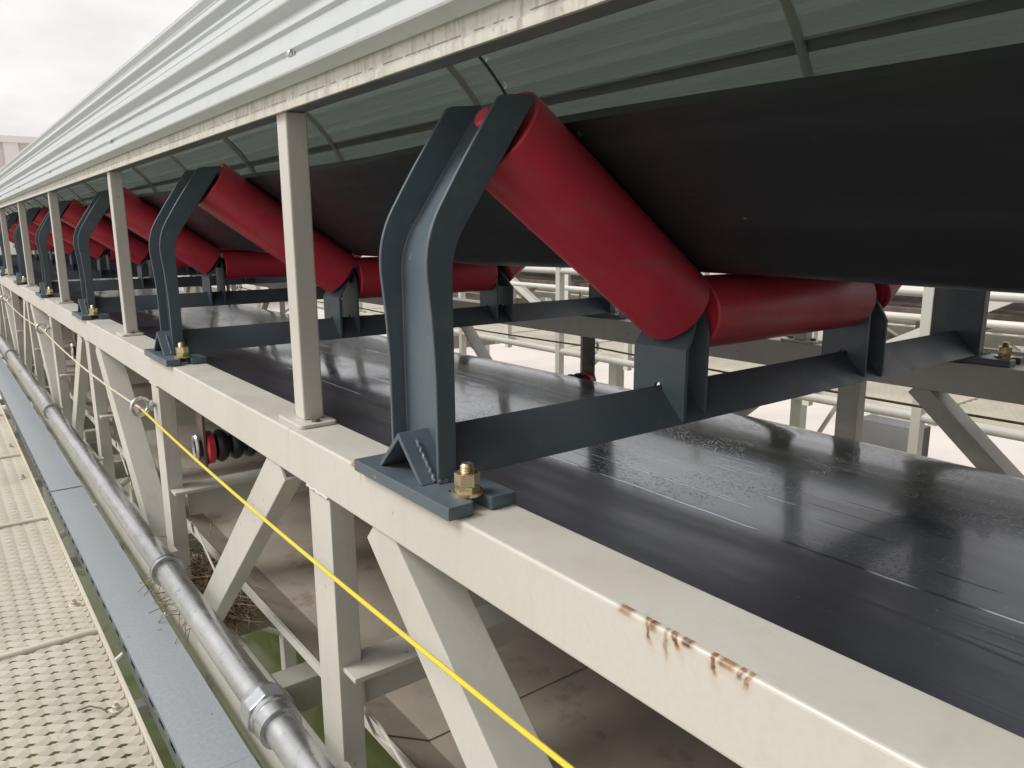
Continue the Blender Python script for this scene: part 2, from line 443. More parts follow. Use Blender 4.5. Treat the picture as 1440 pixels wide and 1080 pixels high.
# ------------------------------------------------------------------ the setting
WZ = -5.0
g = obj('ground', MB().add([(-600, -600, WZ - .06), (600, -600, WZ - .06), (600, 900, WZ - .06), (-600, 900, WZ - .06)], [(0, 1, 2, 3)]), M_CONC); g['kind'] = 'structure'
w = obj('pond_water', MB().add([(-9, -12, WZ), (9.0, -12, WZ), (9.0, 26, WZ), (-9, 26, WZ)], [(0, 1, 2, 3)]), M_WATER); w['kind'] = 'structure'
kerb = thing('pond_kerb', 'grey stone kerb running round the edge of the green pond', 'kerb', (0, 0, 0))
kb = B(-.25, .25, 0, 1.15, -.1, .16).mesh('kerb_stone')
for i in range(33):
    o = obj('kerb_stone', kb, M_STONE, kerb, .02); o.location = (9.1 + random.uniform(-.02, .02), -12 + i * 1.165, WZ)
for i in range(16):
    o = obj('kerb_stone', kb, M_STONE, kerb, .02); o.location = (-9.2 + i * 1.165, 26.2, WZ); o.rotation_euler.z = -PI / 2

# ------------------------------------------------------------------ truss
def angle_mb(p0, p1, xo, s, w=.068, leg=.062, t=.006):
    """angle section in the plane x = xo from p0 to p1 (y, z); s = +1: the second leg points towards +x"""
    p0 = Vector((p0[0], p0[1])); p1 = Vector((p1[0], p1[1])); u = (p1 - p0).normalized()
    n = Vector((u.y, -u.x))
    if n.x > 0: n = -n                                      # towards -y, the side that carries the second leg
    a, b = w / 2, w / 2 - t
    sec = [(0, -a), (0, a), (leg, a), (leg, b), (t, b), (t, -a)]       # (depth, across)
    rings = []
    for q in (p0, p1):
        rings.append([(xo + s * d, q.x + n.x * c, q.y + n.y * c) for d, c in sec])
    return MB().loft(rings)

def build_truss(name, label, x0, x1, z0, y0, y1, vs, k0, mat, chordmat, group=None, detail=True):
    T = thing(name, label, 'truss', (0, 0, 0), group)
    bv = .0035 if detail else 0
    for side, (xa, xb) in enumerate(((x0, x0 + .078), (x1 - .078, x1))):
        obj('top_chord', B(xa, xb, y0, y1, z0 - .075, z0), chordmat if side == 0 else mat, T, bv, seg=3)
        obj('bottom_chord', B(xa, xb, y0, y1, z0 - .775, z0 - .668), mat, T, bv, seg=3)
        xo, s = ((x0 + .003, 1), (x1 - .003, -1))[side]
        for i, y in enumerate(vs):
            obj('vertical_brace', angle_mb((y, z0 - .074), (y, z0 - .669), xo, s, .076, .038), mat, T, .0015 if detail else 0)
            if detail and side == 0:
                obj('weld_bead', MB().tube([(x0 + .0015 + .0008 * math.sin(k * 2.3), y - .038 + .0076 * k, z0 - .0757 + .0009 * math.sin(k * 1.7 + i)) for k in range(11)], .0028, 6), mat, T, 0, True)
            if (i - k0) % 2 == 0:
                for d in (-1, 1):
                    if 0 <= i + d < len(vs):
                        obj('diagonal_brace', angle_mb((y + d * .172, z0 - .074), (vs[i + d] - d * .195, z0 - .669), xo + s * .003, s, .070, .064 if d < 0 else .034), mat, T, .0015 if detail else 0)
    for i, y in enumerate(vs):
        if detail:
            m = MB(); ya = y - .080
            m.box(x0 + .0095, x1 - .0095, ya, ya + .072, z0 - .357, z0 - .349); m.box(x0 + .055, x1 - .055, ya + .064, ya + .072, z0 - .44, z0 - .3565)
            obj('cross_beam', m, mat, T, .001)
        for dy in ((-.16, -.575) if detail else (-.16,)):
            obj('floor_beam', B(x0 + .07, x1 - .07, y + dy, y + dy + .07, z0 - .75, z0 - .672), mat, T, .003 if detail else 0)
    return T
truss = build_truss('conveyor_truss', 'long cream steel truss carrying the belt conveyor, rust streaked on its upper beam', 0, XF, 0, Y0, Y1, VS, K0, M_CREAM, M_CHORD)

# spill pan under the return belt
pan = thing('spill_pan', 'dusty brown sheet pan hanging under the lower belt inside the truss', 'pan')
for i in range(-1, 6):
    ya, yb = .30 + i * 4.14, .30 + (i + 1) * 4.14 + .03
    prof = [(.115, -.560), (.205, -.612), (XF - .205, -.612), (XF - .115, -.560), (XF - .115, -.563), (XF - .203, -.616), (.203, -.616), (.115, -.563)]
    obj('pan_sheet', MB().loft([[(x, ya, z - .003 * (i % 2)) for x, z in prof], [(x, yb, z - .003 * (i % 2)) for x, z in prof]]), M_PAN, pan)
obj('pan_lip', B(.108, .1145, Y0, Y1, -.578, -.556), M_CREAM, pan)
obj('pan_lip', B(XF - .1145, XF - .108, Y0, Y1, -.578, -.556), M_CREAM, pan)
for y in VS[1:-1]:
    obj('pan_bearer', B(.07, XF - .07, y - .15, y - .10, -.673, -.6185), M_CREAM, pan)

# ------------------------------------------------------------------ belts
def belt_profile(th, dz, n_arc=8):
    """bottom line of the troughed belt, then its top line; dz = sag of this section"""
    a = math.radians(35); cxl, czb = .521, .2335
    r = .10; tl = r * math.tan(a / 2)
    L = .345
    pts = []
    wing = Vector((-math.cos(a), math.sin(a)))
    cl = Vector((cxl, czb + .004))
    pts.append(cl + wing * L); pts.append(cl + wing * (L * .5)); pts.append(cl + wing * tl)
    for k in range(1, n_arc):
        f = k / n_arc; b_ = a * (1 - f)
        c = Vector((cxl + tl, czb + .004 + r))
        pts.append(Vector((c.x - r * math.sin(b_), c.y - r * math.cos(b_))))
    pts.append(Vector((cxl + tl, czb + .004))); 
    right = [Vector((2 * XC - q.x, q.y)) for q in reversed(pts)]
    line = pts + right
    out = []
    for q in line:
        t = abs(q.x - XC) / .5
        out.append(Vector((q.x - (1 if q.x < XC else -1) * dz * .5 * t, q.y - dz * (.5 + .5 * t))))
    nrm = []
    for i in range(len(out)):
        u = (out[min(i + 1, len(out) - 1)] - out[max(i - 1, 0)]).normalized(); nrm.append(Vector((-u.y, u.x)))
    top = [q + nn * th for q, nn in zip(out, nrm)]
    return out, top
rings = []
y = Y0
while y <= Y1 + 1e-6:
    sag = .010 * math.sin(PI * (y / 1.2)) ** 2
    bo, to = belt_profile(.013, sag)
    rings.append([(q.x, y, q.y) for q in bo] + [(q.x, y, q.y) for q in reversed(to)])
    y += .15
cb = obj('carrying_belt', MB().loft(rings), M_BELT, None, 0, True)
tag(cb, 'black rubber troughed belt riding on the red rollers', 'conveyor belt')

rings = []
y = Y0
while y <= Y1 + 1e-6:
    n = 40; bo = []; to = []
    for i in range(n + 1):
        x = .157 + 1.2 * i / n
        e = max(0, (x - 1.22) / .137); e0 = max(0, (.28 - x) / .123)
        z = -.182 - .030 * e ** 2 - .010 * e0 ** 2 + .0035 * math.sin(2.1 * y + 5 * x) * (.3 + e) - .004 * math.sin(PI * (y - 1.18) / 2.07) ** 2 + .0022 * math.sin(9 * x + .8 * y)
        bo.append((x, y, z - .011)); to.append((x, y, z))
    rings.append(bo + to[::-1])
    y += .10
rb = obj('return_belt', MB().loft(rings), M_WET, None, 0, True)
tag(rb, 'wet glossy black flat return belt with water streaks, below the idlers', 'conveyor belt')

# ------------------------------------------------------------------ troughing idlers
def channel_bracket(mir):
    """bent side bracket: channel section open to the outside, leaning inwards at the top"""
    a = math.radians(35); path = []
    xw = .0435; zb = .285; rb_ = .10; tl = rb_ * math.tan(a / 2)
    path.append((xw, .014, 0)); [path.append((xw, .02 + k * (zb - tl - .02) / 8, 0)) for k in range(1, 9)]
    for k in range(1, 9):
        b_ = a * k / 8; path.append((xw + rb_ * (1 - math.cos(b_)), zb - tl + rb_ * math.sin(b_), b_))
    ex, ez, _ = path[-1]
    for d in (.03, .06, .10, .145, .182): path.append((ex + math.sin(a) * d, ez + math.cos(a) * d, a))
    rings = []
    for i, (x, z, b_) in enumerate(path):
        nx, nz = -math.cos(b_), math.sin(b_)
        q_ = min(1, max(0, (z - .13) / .26)); fl = .0205 + .017 * q_ * q_ * (3 - 2 * q_); w2 = .056; t = .005
        top = i == len(path) - 1
        flp = fl - (.004 if top else 0)
        sec = [(-t, -w2), (flp, -w2), (flp, -w2 + t), (0, -w2 + t), (0, w2 - t), (flp, w2 - t), (flp, w2), (-t, w2)]
        ring = []
        for d, yy in sec:
            X = x + nx * d; Z = z + nz * d
            if top and d > 0: X -= math.sin(b_) * .030; Z -= math.cos(b_) * .030
            ring.append(((XF + .012 - X) if mir else X, yy, Z))
        rings.append(ring if not mir else ring[::-1])
    return MB().loft(rings)

def make_roller(parent, a, b, r):
    a = Vector(a); b = Vector(b); L = (b - a).length; u = (b - a).normalized()
    o = obj('roller', MB().lathe(a, b, [(.004, r - .010), (0, r - .006), (0, r - .002), (.002, r), (L - .002, r), (L, r - .002), (L, r - .006), (L - .004, r - .010)], 40), M_RED, parent, 0, True)
    obj('shaft', MB().cyl(a - u * .026, b + u * .026, .011, 12), M_DARK, o, 0, True)
    obj('shaft_boss', MB().lathe(b, b + u * .034, [(0, .014), (.028, .014), (.031, .011)], 16), M_RED, o, 0, True)
    for e, s in ((a, -1), (b, 1)):
        obj('seal', MB().cyl(e + u * s * -.003, e + u * s * .006, .026, 20), M_DARK, o, 0, True)
    return o

def hexnut(mb, x, y, z, r, h, rot=0):
    pts = [(x + r * math.cos(PI / 3 * k + rot), y + r * math.sin(PI / 3 * k + rot)) for k in range(6)]
    return mb.loft([[(a, b, z) for a, b in pts], [(a, b, z + h) for a, b in pts]])

def make_idler():
    R = thing('troughing_idler', '', 'idler', (0, 0, 0), 'troughing idlers in a row along the truss')
    # base angle, ridge upwards
    t = .006; sec = [(0, .0685), (.053, .016), (.046, .0155), (0, .0600), (-.046, .0155), (-.053, .016)]
    obj('base_angle', MB().loft([[(x, yy, zz) for yy, zz in sec] for x in (.002, XF + .012)]), M_STEEL, R, .001)
    for mir in (0, 1):
        X = (lambda x: XF + .012 - x) if mir else (lambda x: x)
        m = MB()
        def bx(xa, xb, ya, yb): m.box(min(X(xa), X(xb)), max(X(xa), X(xb)), ya, yb, .0005, .0155)
        poly = [(-.012, -.132), (.019, -.132), (.019, -.082), (.044, -.082), (.044, -.132), (.078, -.132), (.078, .095), (-.012, .095)]
        ring = [(X(x), yy) for x, yy in poly]
        if mir: ring = ring[::-1]
        m.loft([[(x, yy, .0005) for x, yy in ring], [(x, yy, .0155) for x, yy in ring]])
        obj('foot_plate', m, M_STEEL, R, .0012)
        br = obj('side_bracket', channel_bracket(mir), M_STEEL, R, .0012, True)
        wm = MB(); xo = X(.0205)
        wm.tube([(xo + .0012 * math.sin(k * 2.7), -.012 - .040 * k / 14, .0590 - .0412 * k / 14) for k in range(15)], .0026, 6)
        wm.tube([(xo + .001 + .030 * k / 10, -.0575, .0168 + .0012 * math.sin(k * 1.9)) for k in range(11)], .0028, 6)
        obj('weld_bead', wm, M_STEEL, br, 0, True)
        bm = MB(); bxx = X(.0315); by = -.103
        bm.lathe((bxx, by, .0155), (bxx, by, .0195), [(0, .0185), (.0035, .0185), (.004, .017)], 20)
        hexnut(bm, bxx, by, .0195, .0145, .006, .3); hexnut(bm, bxx, by, .026, .0145, .014, .5)
        bm.lathe((bxx, by, .03), (bxx, by, .052), [(0, .0082)] + [(.010 + .0014 * k, .0082 if k % 2 else .0074) for k in range(7)] + [(.0205, .006)], 12)
        obj('foot_bolt', bm, M_GOLD, R, 0, True)
    # rollers
    for mir in (0, 1):
        X = (lambda x: 2 * XC - x) if mir else (lambda x: x)
        make_roller(R, (X(.487), 0, .1895), (X(.1553), 0, .4217), .062)
    make_roller(R, (.525, 0, .1745), (.989, 0, .1745), .058)
    # upright plates that carry the inner roller ends
    for mir in (0, 1):
        X = (lambda x: 2 * XC - .006 - x) if mir else (lambda x: x)
        t = .006
        def plate(x0, bend, top, wlo, whi, lean):
            """upright plate with a notch over the ridge; its upper part narrows and may lean with the roller end"""
            m = MB()
            def pair(ring):
                r0_ = [(X(x), yy, zz) for x, yy, zz in ring]; r1_ = [(X(x + t), yy, zz) for x, yy, zz in ring]
                m.loft([r0_, r1_] if not mir else [r1_, r0_])
            nt = [(.008, .0615)] + [(.0085 * math.cos(PI * k / 6), .0645 + .0085 * math.sin(PI * k / 6)) for k in range(0, 7)] + [(-.008, .0615)]
            ring = [(-wlo, .0185), (-wlo, bend), (wlo, bend), (wlo, .0185), (min(wlo, .0505) - .0005, .0185)] + nt + [(-min(wlo, .0505) + .0005, .0185)]
            pair([(x0, yy, zz) for yy, zz in ring])
            L = (top - bend) * math.tan(math.radians(35)) * lean
            N = 6
            for k in range(N):
                f, g_ = k / N, (k + 1) / N
                wa = whi + (wlo - whi) * (1 - f ** 1.5); wb = whi + (wlo - whi) * (1 - g_ ** 1.5)
                za, zb_ = bend + (top - bend) * f, bend + (top - bend) * g_
                pair([(x0 + L * f, -wa, za), (x0 + L * g_, -wb, zb_), (x0 + L * g_, wb, zb_), (x0 + L * f, wa, za)])
            return m
        obj('support_plate', plate(.457, .128, .205, .052, .030, 1.0), M_STEEL, R)
        obj('support_plate', plate(.512, .15, .212, .046, .014, 0.0), M_STEEL, R)
    return R
proto = make_idler()
ORD = ['nearest the rust streaks on the beam', 'second along from the rust streaks', 'third along from the rust streaks', 'fourth along from the rust streaks', 'fifth along from the rust streaks', 'sixth along from the rust streaks', 'seventh along from the rust streaks', 'eighth along from the rust streaks', 'ninth along from the rust streaks']
for k, od in enumerate(ORD):
    o = proto if k == 0 else copy_tree(proto)
    o.location = (0, 1.2 * k, 0)
    o['label'] = 'blue grey idler frame with three red rollers, ' + od

# ------------------------------------------------------------------ return idlers
def make_return():
    R = thing('return_idler', '', 'idler', (0, 0, 0), 'return idlers under the lower belt')
    az = -.240
    for x0, s in ((.080, 1), (XF - .080, -1)):
        m = MB(); xa, xb = min(x0, x0 + s * .007), max(x0, x0 + s * .007)
        m.box(xa, xb, -.030, .030, az - .045, -.0745)
        obj('hanger_plate', m, M_BROWNST, R, .001)
        m = MB(); m.lathe((x0 + s * .007, 0, az), (x0 + s * .03, 0, az), [(0, .028), (.004, .043), (.019, .043), (.023, .03)], 24)
        obj('end_cap', m, M_RED, R, 0, True)
        obj('end_clip', MB().tube([(x0 - s * .012, .02 * math.cos(q), az + .035 * math.sin(q)) for q in [2 * PI * k / 14 for k in range(14)]], .005, 6, True), M_ZINC, R, 0, True)
    obj('shaft', MB().cyl((.07, 0, az), (XF - .07, 0, az), .022, 16), M_DARK, R, 0, True)
    dm = MB().lathe((-.015, 0, 0), (.015, 0, 0), [(0, .022), (.002, .036), (.011, .0425), (.018, .0425), (.028, .036), (.030, .022)], 28).mesh('rubber_disc')
    xs = [.128 + .037 * k for k in range(5)]; xs = xs + [.42, .56, .70, .814, .954, 1.094] + [XF - x for x in xs]
    for x in xs:
        o = obj('rubber_disc', dm, M_RUBDISC, R, 0, True); o.location = (x, 0, az)
    return R
rp = make_return()
RL = ['where the yellow cord fades', 'second along the faded cord', 'third along the faded cord', 'fourth along the faded cord']
for k, od in enumerate(RL):
    o = rp if k == 0 else copy_tree(rp)
    o.location = (0, 1.20 + 2.07 * k, 0)
    o['label'] = 'return idler with black rubber discs and red end, ' + od

# ------------------------------------------------------------------ canopy
can = thing('conveyor_canopy', 'arched white corrugated canopy on slim cream posts above the belt', 'canopy')
CZ, CR_ = .322, .7618
A0 = math.atan2(.515 - CZ, -.737); A1 = math.atan2(.515 - CZ, .737)
ARC = CR_ * (A0 - A1); PITCH = .1185; NR = round(ARC / PITCH); PITCH = ARC / NR
def sheet_profile(off):
    pts = []
    for i in range(NR + 1):
        for d, h in ((-.018, 0), (-.015, .001), (-.0105, .0180), (-.0085, .0195), (.0085, .0195), (.0105, .0180), (.015, .001), (.018, 0), (.033, 0), (.036, .0065), (.043, .0065), (.046, 0), (.0725, 0), (.0755, .0065), (.0825, .0065), (.0855, 0)):
            s_ = i * PITCH + d + .004
            if s_ < -.0118 or s_ > ARC + .011: continue
            if i == NR and d > .02: continue
            a = A0 - s_ / CR_; r = CR_ + h + off
            pts.append((XC + r * math.cos(a), CZ + r * math.sin(a)))
    return pts
def make_sheet(ya, yb, lift):
    out = sheet_profile(.0006 + lift); inn = sheet_profile(-.0006 + lift)
    m = MB(); n = len(out)
    vs = [(x, ya, z) for x, z in out] + [(x, yb, z) for x, z in out] + [(x, ya, z) for x, z in inn] + [(x, yb, z) for x, z in inn]
    fo = [(i, n + i, n + i + 1, i + 1) for i in range(n - 1)]
    fi = [(2 * n + i, 2 * n + i + 1, 3 * n + i + 1, 3 * n + i) for i in range(n - 1)]
    vs = vs + vs; K = 4 * n
    rim = [(K + i, K + i + 1, K + 2 * n + i + 1, K + 2 * n + i) for i in range(n - 1)] + [(K + n + i + 1, K + n + i, K + 3 * n + i, K + 3 * n + i + 1) for i in range(n - 1)]
    rim += [(K, K + 2 * n, K + 3 * n, K + n), (K + n - 1, K + 2 * n - 1, K + 4 * n - 1, K + 3 * n - 1)]
    me = m.add(vs, fo + fi + rim).mesh('roof_sheet')
    me.materials.append(M_SHEET); me.materials.append(M_LINING)
    for k, p in enumerate(me.polygons):
        p.use_smooth = k < len(fo) + len(fi)
        p.material_index = 1 if len(fo) <= k < len(fo) + len(fi) else 0
    me.set_sharp_from_angle(angle=math.radians(22))
    o = obj('roof_sheet', me, None, can)
    return o
ys = [-4.0, -1.32, 1.58, 4.48, 7.38, 10.28, 13.18, 16.08, 18.98, 21.88, 24.0]
for i in range(len(ys) - 1): make_sheet(ys[i] + .001, ys[i + 1] - .001, 0)
def joint_strip(y):
    m = MB(); rings = []
    for k in range(41):
        a = A0 + (A1 - A0) * k / 40
        rings.append([(XC + r_ * math.cos(a), y + yy, CZ + r_ * math.sin(a)) for r_, yy in ((CR_ - .0015, -.007), (CR_ - .0015, .007), (CR_ - .005, .007), (CR_ - .005, -.007))])
    obj('joint_strip', m.loft(rings), M_EAVE, can)
for y in ys[1:-1]: joint_strip(y)
for sx in (-1, 1):
    a = math.radians(34.5); ca, sa = math.cos(a), math.sin(a); q = []
    for dt, dr in ((-.019, -.004), (.019, -.004), (.019, -.022), (.016, -.022), (.016, -.008), (-.019, -.008)):
        r_ = CR_ + dr; q.append((XC + sx * (r_ * ca - dt * sa), CZ + r_ * sa + dt * ca))
    if sx < 0: q = q[::-1]
    obj('purlin', MB().loft([[(x, Y0, z) for x, z in q], [(x, Y1, z) for x, z in q]]), M_PURLIN, can)
# eave rails
for X in ((lambda x: x), (lambda x: XF - x)):
    def bx(x0, x1, z0, z1): return B(min(X(x0), X(x1)), max(X(x0), X(x1)), Y0, Y1, z0, z1)
    obj('eave_rail', bx(.024, .030, .4775, .5165), M_RAIL, can, .0015)
    obj('eave_lip', bx(.0215, .0238, .4765, .4865), M_RAIL, can, .0005)
    obj('eave_angle', bx(.0305, .062, .4800, .4845), M_EAVE, can)
POSTS = [.384 + 1.372 * k for k in range(-2, 17)]
def hoop_pts():
    pts = []
    for k in range(33):
        a = (A0 + .0) + (A1 - A0) * k / 32; r = CR_ - .0165
        pts.append((XC + r * math.cos(a), 0, CZ + r * math.sin(a)))
    return pts
hoop_me = MB().tube(hoop_pts(), .0125, 10).mesh('hoop')
pm = B(.031, .065, -.019, .019, .006, .4798).mesh('post')
def plate_pts():
    pts = []
    for cx, cy, a in ((.067, .042, 0), (.021, .042, PI / 2), (.021, -.042, PI), (.067, -.042, 1.5 * PI)):
        for k in range(5): pts.append((cx + .008 * math.cos(a + PI / 8 * k), cy + .008 * math.sin(a + PI / 8 * k)))
    return pts
pp = plate_pts(); plm = MB().loft([[(x, yy, .0003) for x, yy in pp], [(x, yy, .0063) for x, yy in pp]]).mesh('post_plate')
bm_ = MB(); hexnut(bm_, 0, 0, 0, .0075, .006, .2); bm_ = bm_.mesh('plate_bolt')
for mirror in (0, 1):
    for y in POSTS:
        if y > 22.5: continue
        p = obj('post', pm, M_CREAM, can, .003, seg=3); p.location = (0, y, 0)
        if mirror: p.location.x = XF - .094
        q = obj('post_plate', plm, M_CREAM, p, .0012)
        for yy in (.034, -.034):
            b_ = obj('plate_bolt', bm_, M_BROWNST, p); b_.location = (.044, yy, .0063)
for y in POSTS:
    if y > 22.5: continue
    h = obj('hoop', hoop_me, M_WHITEST, can, 0, True); h.location = (0, y, 0)
sm = MB(); sm.lathe((0, 0, 0), (-.012, 0, 0), [(0, .0085), (.002, .0085), (.0025, .0052), (.008, .0052), (.009, .003)], 14); sm = sm.mesh('roof_screw')
for y in [.316 + 1.31 * k for k in range(-2, 14)]:
    a = A0 - .034 / CR_
    s_ = obj('roof_screw', sm, M_ZINC, can, 0, True)
    s_.location = (XC + (CR_ + .001) * math.cos(a), y, CZ + (CR_ + .001) * math.sin(a)); s_.rotation_euler = (0, PI - a, 0)

# ------------------------------------------------------------------ pull cords and eye bolts
EYE_Y = [VS[K0 + 1 + 2 * k] for k in range(-2, 8)]
ey_labels = {0: 'zinc eye bolt ring holding the cord where bright yellow turns pale', 1: 'second eye bolt ring along the faded stretch of cord', 2: 'third eye bolt ring along the faded stretch of cord', 3: 'fourth eye bolt ring along the faded stretch of cord', 4: 'fifth eye bolt ring along the faded stretch of cord'}
em = MB()
em.tube([(-.030, .000 + .0215 * math.cos(2 * PI * k / 20), 0) if 0 else (-.034 + .0215 * math.cos(2 * PI * k / 20), .0165 * 0 + .010 * math.cos(2 * PI * k / 20), .0215 * math.sin(2 * PI * k / 20)) for k in range(20)], .0058, 10, True)
ring_me = em.mesh('ring')
sm2 = MB(); sm2.cyl((-.014, .004, 0), (.012, 0, 0), .0065, 12); sm2.lathe((-.014, .004, 0), (-.002, .001, 0), [(0, .007), (.004, .013), (.009, .0135), (.012, .010)], 14); stud_me = sm2.mesh('stud')
for k, lab in ey_labels.items():
    e = thing('eye_bolt', lab, 'eye bolt', (0, EYE_Y[2 + k] + .005, -.131), 'eye bolts on the near truss verticals')
    obj('ring', ring_me, M_ZINC, e, 0, True); obj('stud', stud_me, M_ZINC, e, 0, True)
def cord(name, x, z, ya, yb, sagv, r, mat):
    pts = []
    nodes = [y for y in EYE_Y if ya <= y <= yb]
    for a, b in zip(nodes[:-1], nodes[1:]):
        for k in range(12):
            f = k / 12; pts.append((x, a + (b - a) * f, z - sagv * 4 * f * (1 - f)))
    pts.append((x, nodes[-1], z))
    return obj(name, MB().tube(pts, r, 8), mat, None, 0, True)
def faded_cord():
    t = NT('yellow_cord_fading')
    yv = t.sep()[1]
    f = t.ramp(yv, 1.255, 1.30)
    c = t.mix(t.ramp(t.noise(30, 3), .35, .7), (.72, .60, .035), (.66, .56, .07))
    c = t.mix(f, c, (.62, .56, .40))
    return t.set(c, .35)
pc = cord('pull_cord', -.034, -.134, -3, 14, .022, .0029, faded_cord())
tag(pc, 'bright yellow pull cord stretched along the near side of the truss', 'cord')
fc = cord('pull_cord', XF + .030, -.130, -3, 14, .012, .0035, M_ROPE_D)
tag(fc, 'thin dark pull cord along the far side of the truss', 'cord')
for k, o_ in enumerate((0, 2, 3)):
    e = thing('eye_bolt', ['zinc eye bolt on the far truss holding the dark cord, by the wet belt', 'zinc eye bolt on the far truss, second along the dark cord', 'zinc eye bolt on the far truss, third along the dark cord'][k], 'eye bolt', (XF, EYE_Y[2 + k], -.131), 'eye bolts on the far truss verticals')
    e.rotation_euler.z = PI
    obj('ring', ring_me, M_ZINC, e, 0, True); obj('stud', stud_me, M_ZINC, e, 0, True)

# tie wires hanging on the verticals
for k, lab in ((0, 'doubled pale wire tie beside the vertical brace with yellow cord below rust mark'), (1, 'doubled pale wire tie hooked behind the brace with the eye bolt'), (2, 'doubled pale wire tie behind the third vertical brace')):
    y = VS[K0 + k]
    m = MB()
    a = Vector((.064, y + .018, -.470)); b = Vector((.050, y - .115, -.462)); c = Vector((.030, y - .36, -.50))
    m.tube([a, a.lerp(b, .5) + Vector((0, 0, .011)), b, c], .0026, 6)
    m.tube([a, a.lerp(b, .5) + Vector((-.004, 0, -.012)), b], .0026, 6)
    o = obj('tie_wire', m, M_CREAM, None, 0, True); tag(o, lab, 'wire')

# ------------------------------------------------------------------ pipe
pi_ = thing('water_pipe', 'galvanised steel pipe with couplings running beside the truss foot', 'pipe')
PX, PZ = -.060, -.478
obj('pipe_run', MB().cyl((PX, -3.6, PZ), (PX, 22, PZ), .0275, 28), M_PIPE, pi_, 0, True)
for y in (1.047, 3.1, 5.15, 7.2, 9.3):
    obj('coupling_ring', MB().lathe((PX, y - .012, PZ), (PX, y + .012, PZ), [(0, .030), (0, .036), (.007, .037), (.009, .033), (.018, .033), (.020, .036), (.024, .030)], 28), M_PIPE, pi_, 0, True)
for y in (.365, -1.7):
    u_ = obj('union_fitting', MB().lathe((PX, y - .055, PZ), (PX, y + .045, PZ), [(0, .030), (0, .035), (.030, .035), (.032, .037), (.055, .037), (.055, .030), (.1, .030)], 28), M_PIPE, pi_, 0, True)
    hm = MB(); pts = [(.042 * math.cos(PI / 4 * k + .2), .042 * math.sin(PI / 4 * k + .2)) for k in range(8)]
    hm.loft([[(PX + a, y + yy, PZ + b) for a, b in pts] for yy in (-.012, .022)])
    obj('union_nut', hm, M_GALV, u_, .003)
    obj('collar', MB().lathe((PX, y + .022, PZ), (PX, y + .040, PZ), [(0, .030), (0, .037), (.016, .035), (.018, .030)], 24), M_PIPE, u_, 0, True)
for y in VS[2:-3]:
    m = MB(); m.box(PX - .012, .004, y - .075, y - .045, PZ - .0345, PZ - .027)
    obj('pipe_bracket', m, M_CREAM, pi_)

# ------------------------------------------------------------------ cable tray
tr = thing('cable_tray', 'blue grey galvanised cable tray with flat lids between walkway and pipe', 'cable tray')
TX0, TX1, TZ = -.146, -.034, -.700
lid_y = [-3.5, -1.47, .575, 2.605, 4.64, 6.67, 8.7, 10.7, 12.7, 14.7, 16.7]
for i in range(len(lid_y) - 1):
    dz = .0025 * (i % 2); m = MB(); ya, yb = lid_y[i] + .002, lid_y[i + 1] - .002
    sec = [(TX0, TZ - .012), (TX0, TZ + dz), (TX1, TZ + dz), (TX1, TZ - .012), (TX1 - .0015, TZ - .012), (TX1 - .0015, TZ + dz - .0015), (TX0 + .0015, TZ + dz - .0015), (TX0 + .0015, TZ - .012)]
    m.loft([[(x, ya, z) for x, z in sec], [(x, yb, z) for x, z in sec]])
    obj('tray_lid', m, M_TRAY, tr)
    m = MB()
    for xs_ in (TX0 + .003, TX1 - .005):
        m.box(xs_, xs_ + .002, ya, yb, TZ - .024, TZ - .004); m.box(xs_, xs_ + .002, ya, yb, TZ - .065, TZ - .042)
        yy = ya
        while yy < yb - .05:
            m.box(xs_, xs_ + .002, yy, yy + .045, TZ - .0425, TZ - .0235); yy += .095
    m.box(TX0 + .003, TX1 - .003, ya, yb, TZ - .067, TZ - .065)
    obj('tray_body', m, M_TRAY, tr)
    m = MB()
    for k in range(4):
        hexnut(m, TX0 - .001, 0, 0, .005, .004)
    for k in range(4):
        m.lathe((TX0 + .003, yb - .03 - .022 * k, TZ - .033), (TX0 - .010, yb - .03 - .022 * k, TZ - .033), [(0, .006), (.004, .006), (.0045, .0035), (.013, .003)], 8)
    m.v = m.v[48:]; m.f = [tuple(i_ - 48 for i_ in f) for f in m.f if min(f) >= 48]
    obj('splice_bolt', m, M_ZINC, tr)
for y in VS[1:-6]:
    obj('tray_arm', B(-.20, .002, y - .30, y - .262, TZ - .105, TZ - .0675), M_CREAM, tr, .002)

